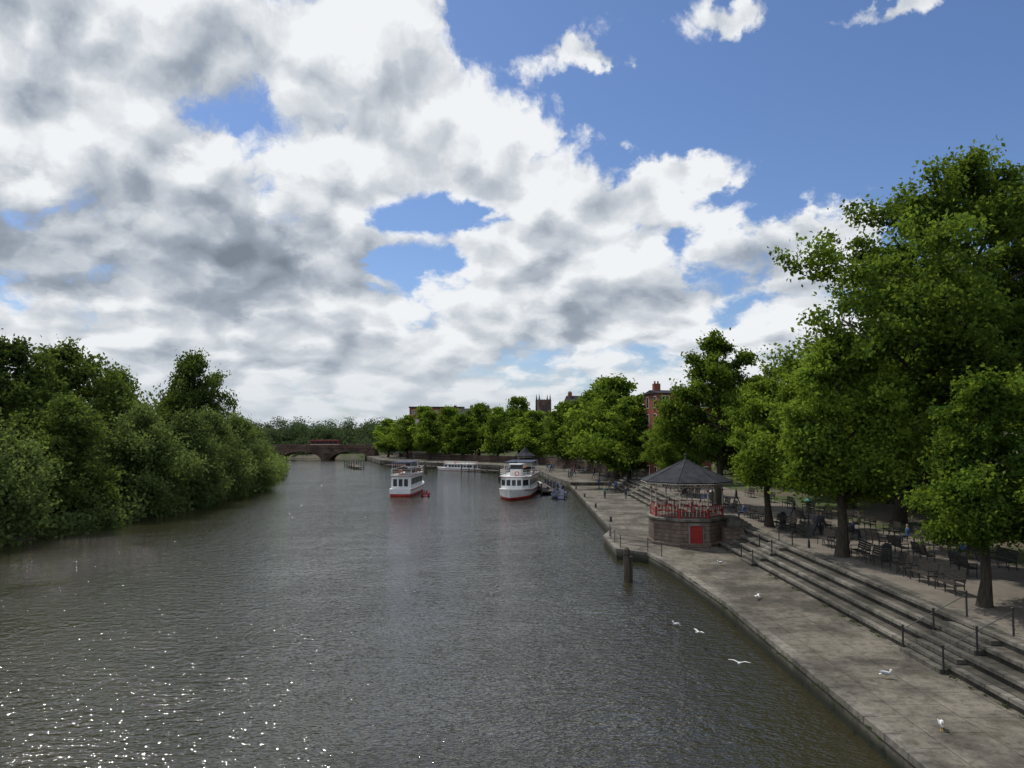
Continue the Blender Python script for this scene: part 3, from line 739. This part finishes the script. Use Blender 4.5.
def place(name, me, x, y, z, sc=(1, 1, 1), rz=0):
    o = bpy.data.objects.new(name, me); COL.objects.link(o); o.location = (x, y, z); o.rotation_euler = (0, 0, rz)
    o.scale = sc if isinstance(sc, tuple) else (sc,) * 3
    return o
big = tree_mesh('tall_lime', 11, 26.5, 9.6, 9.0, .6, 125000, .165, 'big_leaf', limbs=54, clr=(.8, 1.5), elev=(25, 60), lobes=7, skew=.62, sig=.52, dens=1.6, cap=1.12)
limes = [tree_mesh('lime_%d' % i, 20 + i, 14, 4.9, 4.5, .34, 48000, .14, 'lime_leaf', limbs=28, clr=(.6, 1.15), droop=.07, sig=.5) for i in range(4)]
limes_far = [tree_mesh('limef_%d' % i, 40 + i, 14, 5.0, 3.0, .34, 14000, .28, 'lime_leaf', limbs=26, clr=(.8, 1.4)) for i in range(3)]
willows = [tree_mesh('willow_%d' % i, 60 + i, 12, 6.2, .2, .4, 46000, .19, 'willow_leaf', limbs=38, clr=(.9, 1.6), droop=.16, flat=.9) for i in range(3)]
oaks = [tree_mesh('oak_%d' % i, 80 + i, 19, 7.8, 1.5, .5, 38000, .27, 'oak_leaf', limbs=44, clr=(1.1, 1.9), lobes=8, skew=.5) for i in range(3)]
G = 2.2
place('lime_tree', big, 30.2, 51, G, (1.0, 1.0, 1.0), .6)
place('lime_tree', big, 41, 58, G + .5, (.95, .95, .97), 3.0)
place('lime_tree', big, 43, 80, G + .5, (.9, .9, .78), 4.6)
random.seed(12)
row = [(20.9, 34.5, .74, 1), (20.4, 48, 1.0, 0), (20.9, 63, .86, 2), (21, 79, 1.26, 3), (21, 94, .72, 1), (21.3, 108, .74, 0)]
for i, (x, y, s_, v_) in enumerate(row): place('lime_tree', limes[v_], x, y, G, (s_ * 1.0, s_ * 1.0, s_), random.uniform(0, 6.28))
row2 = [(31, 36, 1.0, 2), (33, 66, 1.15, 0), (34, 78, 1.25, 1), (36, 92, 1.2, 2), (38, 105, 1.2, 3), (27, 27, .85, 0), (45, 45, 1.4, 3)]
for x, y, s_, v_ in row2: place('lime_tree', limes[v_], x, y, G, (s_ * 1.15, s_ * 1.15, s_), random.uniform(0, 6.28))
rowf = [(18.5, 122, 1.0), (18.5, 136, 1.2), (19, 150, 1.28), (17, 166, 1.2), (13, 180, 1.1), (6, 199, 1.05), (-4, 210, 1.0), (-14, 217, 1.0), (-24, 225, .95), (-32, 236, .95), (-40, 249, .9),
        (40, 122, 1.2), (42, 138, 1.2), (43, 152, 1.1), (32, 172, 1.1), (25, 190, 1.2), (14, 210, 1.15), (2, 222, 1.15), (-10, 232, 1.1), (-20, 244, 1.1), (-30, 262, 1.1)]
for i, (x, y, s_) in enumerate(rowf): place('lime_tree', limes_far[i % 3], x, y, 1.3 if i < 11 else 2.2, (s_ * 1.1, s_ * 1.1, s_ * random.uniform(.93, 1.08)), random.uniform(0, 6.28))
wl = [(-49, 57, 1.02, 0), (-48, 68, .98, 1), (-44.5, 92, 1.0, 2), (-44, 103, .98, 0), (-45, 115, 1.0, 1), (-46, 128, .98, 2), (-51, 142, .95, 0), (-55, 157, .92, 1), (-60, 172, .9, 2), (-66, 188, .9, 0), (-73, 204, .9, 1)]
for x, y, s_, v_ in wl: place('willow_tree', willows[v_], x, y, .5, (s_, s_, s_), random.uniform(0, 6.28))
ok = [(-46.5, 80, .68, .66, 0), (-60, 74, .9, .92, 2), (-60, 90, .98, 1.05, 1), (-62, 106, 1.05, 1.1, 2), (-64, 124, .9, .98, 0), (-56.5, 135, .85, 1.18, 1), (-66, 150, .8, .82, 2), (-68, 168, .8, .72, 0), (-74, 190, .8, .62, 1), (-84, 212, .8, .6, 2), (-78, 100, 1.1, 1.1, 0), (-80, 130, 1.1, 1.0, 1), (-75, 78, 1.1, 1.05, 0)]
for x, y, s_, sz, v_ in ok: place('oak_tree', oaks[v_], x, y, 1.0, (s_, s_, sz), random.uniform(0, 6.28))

def mass(name, pts_, n_, lsize, leafm, seed, up=.5, sig=.52):
    rng = np.random.default_rng(seed)
    C = np.array([p[:3] for p in pts_]); Rr = np.array([p[3:6] for p in pts_])
    wv = Rr[:, 0] * Rr[:, 2]; idx = rng.choice(len(C), n_, p=wv / wv.sum())
    loc = np.clip(rng.normal(0, sig, (n_, 3)), -1, 1) * Rr[idx]
    P = C[idx] + loc; P[:, 2] = np.maximum(P[:, 2], .05)
    V_, Q_ = leaf_quads(P, lsize, rng, up)
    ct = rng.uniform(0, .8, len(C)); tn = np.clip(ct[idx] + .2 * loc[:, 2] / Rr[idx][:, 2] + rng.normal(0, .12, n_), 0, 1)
    me = np_mesh(name, V_, Q_, np.zeros(len(Q_)), np.repeat(tn, 4), [M[leafm]])
    o = bpy.data.objects.new(name, me); COL.objects.link(o)
rng = np.random.default_rng(99)
def line_mass(path, step, wid, hfun, rads, zb=1.5, layers=3):
    out = []
    for (xa_, ya_), (xb_, yb_) in zip(path, path[1:]):
        L = math.hypot(xb_ - xa_, yb_ - ya_); n_ = int(L / step) + 1
        for k in range(n_):
            u_ = k / n_; hh_ = hfun() 
            for l in range(layers):
                r_ = rng.uniform(*rads)
                out.append((xa_ + (xb_ - xa_) * u_ + rng.normal(0, wid), ya_ + (yb_ - ya_) * u_ + rng.normal(0, wid), zb + (hh_ - r_ * .7) * (l + 1) / layers * rng.uniform(.85, 1), r_, r_, r_ * .85))
    return out
A = line_mass([(-170, 330), (-120, 345), (-60, 335), (0, 320), (50, 290)], 4, 3, lambda: rng.uniform(8, 13), (3, 5))
A += line_mass([(-300, 455), (-150, 475), (-20, 465)], 5, 4, lambda: rng.uniform(10, 17), (4, 7), layers=4)
A += line_mass([(-125, 275), (-150, 310)], 4, 3, lambda: rng.uniform(9, 12), (3, 4.5))
A += line_mass([(-135, 296), (-92, 290), (-52, 282)], 3, 1.5, lambda: rng.uniform(5, 8), (2, 3.2), 0, 3)
A += line_mass([(-46, 275), (-20, 262), (10, 240), (40, 205)], 4, 3, lambda: rng.uniform(10, 13), (2.5, 4.5))
mass('distant_treeline', A, 190000, .5, 'far_leaf', 5, sig=.45)
B_ = line_mass([(47, 10), (46, 60), (48, 110), (44, 160)], 2.2, 1.2, lambda: rng.uniform(4, 9), (1.6, 2.8), 2.0, 3)
B_ += line_mass([(40, 20), (39, 60), (40, 110)], 2.6, .5, lambda: rng.uniform(1.4, 2.2), (.8, 1.3), 2.0, 1)
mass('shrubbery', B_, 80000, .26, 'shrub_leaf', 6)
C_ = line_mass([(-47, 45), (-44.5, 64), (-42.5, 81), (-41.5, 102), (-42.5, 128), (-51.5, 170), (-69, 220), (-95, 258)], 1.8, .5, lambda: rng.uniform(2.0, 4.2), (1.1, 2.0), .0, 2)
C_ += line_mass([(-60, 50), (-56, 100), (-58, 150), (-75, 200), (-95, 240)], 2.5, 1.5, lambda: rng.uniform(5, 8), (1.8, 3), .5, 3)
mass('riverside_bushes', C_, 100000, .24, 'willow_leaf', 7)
# weeds along the foot of the terrace and the quay edge
W_ = []
for k in range(260):
    y_ = rng.uniform(18, 125); s_ = rng.uniform(.04, .13)
    x_ = 16.38 if rng.uniform() < .6 else 11.0
    if x_ == 11.0 and y_ > 50: continue
    W_.append((x_ + rng.normal(0, .04), y_, .8, s_, s_ * 2.2, s_ * .8))
rngw = np.random.default_rng(4)
Cw = np.array(W_); iw = rngw.integers(0, len(Cw), 5200)
Pw = Cw[iw, :3] + rngw.normal(0, .6, (5200, 3)) * Cw[iw, 3:6]; Pw[:, 2] = np.clip(Pw[:, 2], .82, 1.0)
Vw, Qw = leaf_quads(Pw, .03, rngw)
me = np_mesh('weeds', Vw, Qw, np.zeros(len(Qw)), rngw.uniform(0, 1, len(Vw)), [M['shrub_leaf']])
o = bpy.data.objects.new('weeds', me); COL.objects.link(o)

# ------------------------------------------------------------------ PEOPLE
def person_mesh(name, pose, seed):
    rnd = random.Random(seed)
    sw = .22 if pose == 'walk' else .04
    seat = pose == 'sit'
    hip = .50 if seat else .93
    pts_ = {'pel': (0, 0, hip, .14), 'wst': (0, .0, hip + .2, .125), 'cst': (0, .01, hip + .40, .155), 'nck': (0, 0, hip + .56, .06), 'hd1': (0, -.02, hip + .66, .085), 'hd2': (0, -.02, hip + .78, .085)}
    ed = [('pel', 'wst'), ('wst', 'cst'), ('cst', 'nck'), ('nck', 'hd1'), ('hd1', 'hd2')]
    for sg, n_ in ((-1, 'l'), (1, 'r')):
        f_ = sw * sg
        pts_['sh' + n_] = (sg * .19, 0, hip + .48, .06); pts_['el' + n_] = (sg * .24, f_ * .5 + .02, hip + .2, .043); pts_['wr' + n_] = (sg * .23, f_ - .08, hip - .03, .03); pts_['hn' + n_] = (sg * .22, f_ - .1, hip - .13, .035)
        ed += [('cst', 'sh' + n_), ('sh' + n_, 'el' + n_), ('el' + n_, 'wr' + n_), ('wr' + n_, 'hn' + n_)]
        if seat:
            pts_['hp' + n_] = (sg * .1, -.02, hip - .03, .09); pts_['kn' + n_] = (sg * .12, -.44, hip - .01, .065); pts_['an' + n_] = (sg * .12, -.46, .08, .04); pts_['to' + n_] = (sg * .12, -.62, .04, .035)
        else:
            pts_['hp' + n_] = (sg * .1, 0, hip - .08, .09); pts_['kn' + n_] = (sg * .11, -f_ * .9 - .03, .49, .062); pts_['an' + n_] = (sg * .11, -f_ * 1.5 + .03, .08, .042); pts_['to' + n_] = (sg * .12, -f_ * 1.5 - .14, .04, .035)
        ed += [('pel', 'hp' + n_), ('hp' + n_, 'kn' + n_), ('kn' + n_, 'an' + n_), ('an' + n_, 'to' + n_)]
    keys = list(pts_); me = bpy.data.meshes.new(name)
    me.from_pydata([pts_[k][:3] for k in keys], [(keys.index(a_), keys.index(b_)) for a_, b_ in ed], [])
    ob = bpy.data.objects.new(name, me); COL.objects.link(ob)
    ob.modifiers.new('s', 'SKIN')
    for i, k in enumerate(keys):
        sv_ = me.skin_vertices[0].data[i]; sv_.radius = (pts_[k][3],) * 2; sv_.use_root = (k == 'pel')
    ob.modifiers.new('u', 'SUBSURF').levels = 1
    dg = bpy.context.evaluated_depsgraph_get(); dg.update()
    me2 = bpy.data.meshes.new_from_object(ob.evaluated_get(dg)); bpy.data.objects.remove(ob)
    me2.materials.clear()
    cc = rnd.choice([(.25, .05, .05), (.05, .08, .2), (.4, .4, .38), (.06, .06, .07), (.1, .16, .12), (.2, .16, .1)])
    top = nmat(name + '_top', cc, tuple(c * 1.2 for c in cc), 5, .85)
    bot = nmat(name + '_trousers', (.03, .035, .06), (.05, .055, .08), 5, .85)
    for mt in (M['skin'], M['hair'], top, bot, M['iron']): me2.materials.append(mt)
    for p in me2.polygons:
        c_ = p.center; z_ = c_.z - hip
        p.use_smooth = True
        if z_ > .60: p.material_index = 1 if (z_ > .76 or c_.y > .01) else 0
        elif z_ > .52 and abs(c_.x) < .1: p.material_index = 0
        elif abs(c_.x) > .18 and -.25 < z_ < .0 and not (seat and c_.y < -.2): p.material_index = 0
        elif z_ > -.02 and not (seat and c_.y < -.15): p.material_index = 2
        elif c_.z < .08: p.material_index = 4
        else: p.material_index = 3
    return me2
walkers = [person_mesh('person_w%d' % i, 'walk', i) for i in range(3)] + [person_mesh('person_s%d' % i, 'stand', 10 + i) for i in range(2)]
sitter = [person_mesh('person_t%d' % i, 'sit', 20 + i) for i in range(2)]
random.seed(21)
for k in range(20):
    y_ = random.uniform(95, 127); place('person', random.choice(walkers), random.uniform(19.8, 27), y_, 2.2, random.uniform(.92, 1.04), random.uniform(0, 6.28))
for k in range(5):
    y_ = random.uniform(95, 126); place('person', random.choice(walkers), random.uniform(11.5, 15.5), y_, .8, random.uniform(.92, 1.04), random.uniform(0, 6.28))
for k in range(18):
    u_ = random.random(); place('person', random.choice(walkers), 9 + 9 * random.random() - 3 * u_, 134 + 34 * u_, 1.35, random.uniform(.92, 1.04), random.uniform(0, 6.28))
for (x_, y_, a_) in ((24.75, 56, 90), (27.45, 61, -90), (20.75, 69, -90), (20.75, 83, -90), (27.45, 47, -90), (27.45, 53.5, -90)):
    place('person', random.choice(sitter), x_, y_ + .3, 2.2, 1.0, R(a_))
for (x_, y_) in ((25.5, 70), (23.5, 81), (22.6, 57.5), (23.1, 57.9)): place('person', random.choice(walkers), x_, y_, 2.2, 1.0, random.uniform(0, 6.28))

# ------------------------------------------------------------------ GULLS
GU = Thing('gull')
b_ = GU.p('body', 'white', True); rt = Matrix.Rotation(R(-12), 3, 'X')
b_.ell((0, 0, .2), (.075, .19, .08), 10, 7, rt); b_.ell((0, .17, .32), (.045, .055, .045), 8, 6); b_.cyl((0, .13, .23), (0, .165, .31), .05, .035, 8)
b_.ring([[(-.03, -.14, .19), (.03, -.14, .19), (.03, -.14, .215), (-.03, -.14, .215)], [(-.05, -.27, .15), (.05, -.27, .15), (.05, -.27, .16), (-.05, -.27, .16)]])
w_ = GU.p('wings', 'gullgrey', True)
for sg in (-1, 1): w_.ell((sg * .055, -.05, .22), (.03, .2, .06), 8, 6, rt)
GU.p('beak', 'yellow').cyl((0, .21, .315), (0, .28, .305), .014, .004, 6)
for sg in (-1, 1): GU.p('legs', 'yellow').cyl((sg * .03, 0, 0), (sg * .03, 0, .14), .008, n=5); GU.p('legs', 'yellow').box(sg * .03 - .02, sg * .03 + .02, 0, .05, 0, .008)
for x_, y_, z_ in ((13.9, 29.1, .8), (13.2, 24.2, .8), (14.2, 53, .8)):
    GU.put((x_, y_, z_), random.uniform(0, 6.28), .95)
GU.put((8.4, 40, -.1), 1.0, .9)
GF = Thing('flying_gull')
b_ = GF.p('body', 'white', True); b_.ell((0, 0, 0), (.07, .22, .065), 10, 7); b_.ell((0, .22, .02), (.04, .06, .04), 8, 6)
w_ = GF.p('wings', 'white')
for sg in (-1, 1):
    w_.ring([[(sg * .05, .1, .02), (sg * .05, -.08, .02), (sg * .05, -.08, .035), (sg * .05, .1, .035)], [(sg * .32, .13, .14), (sg * .32, -.03, .14), (sg * .32, -.03, .15), (sg * .32, .13, .15)], [(sg * .68, 0, .1), (sg * .68, -.05, .1), (sg * .68, -.05, .105), (sg * .68, 0, .105)]])
for x_, y_, z_, r_ in ((13.4, 42.5, .95, 1.0), (9.0, 31.0, .8, 2.6), (8.6, 36.0, .7, 1.9)): GF.put((x_, y_, z_), r_, .65)
print('done', len(bpy.data.objects))
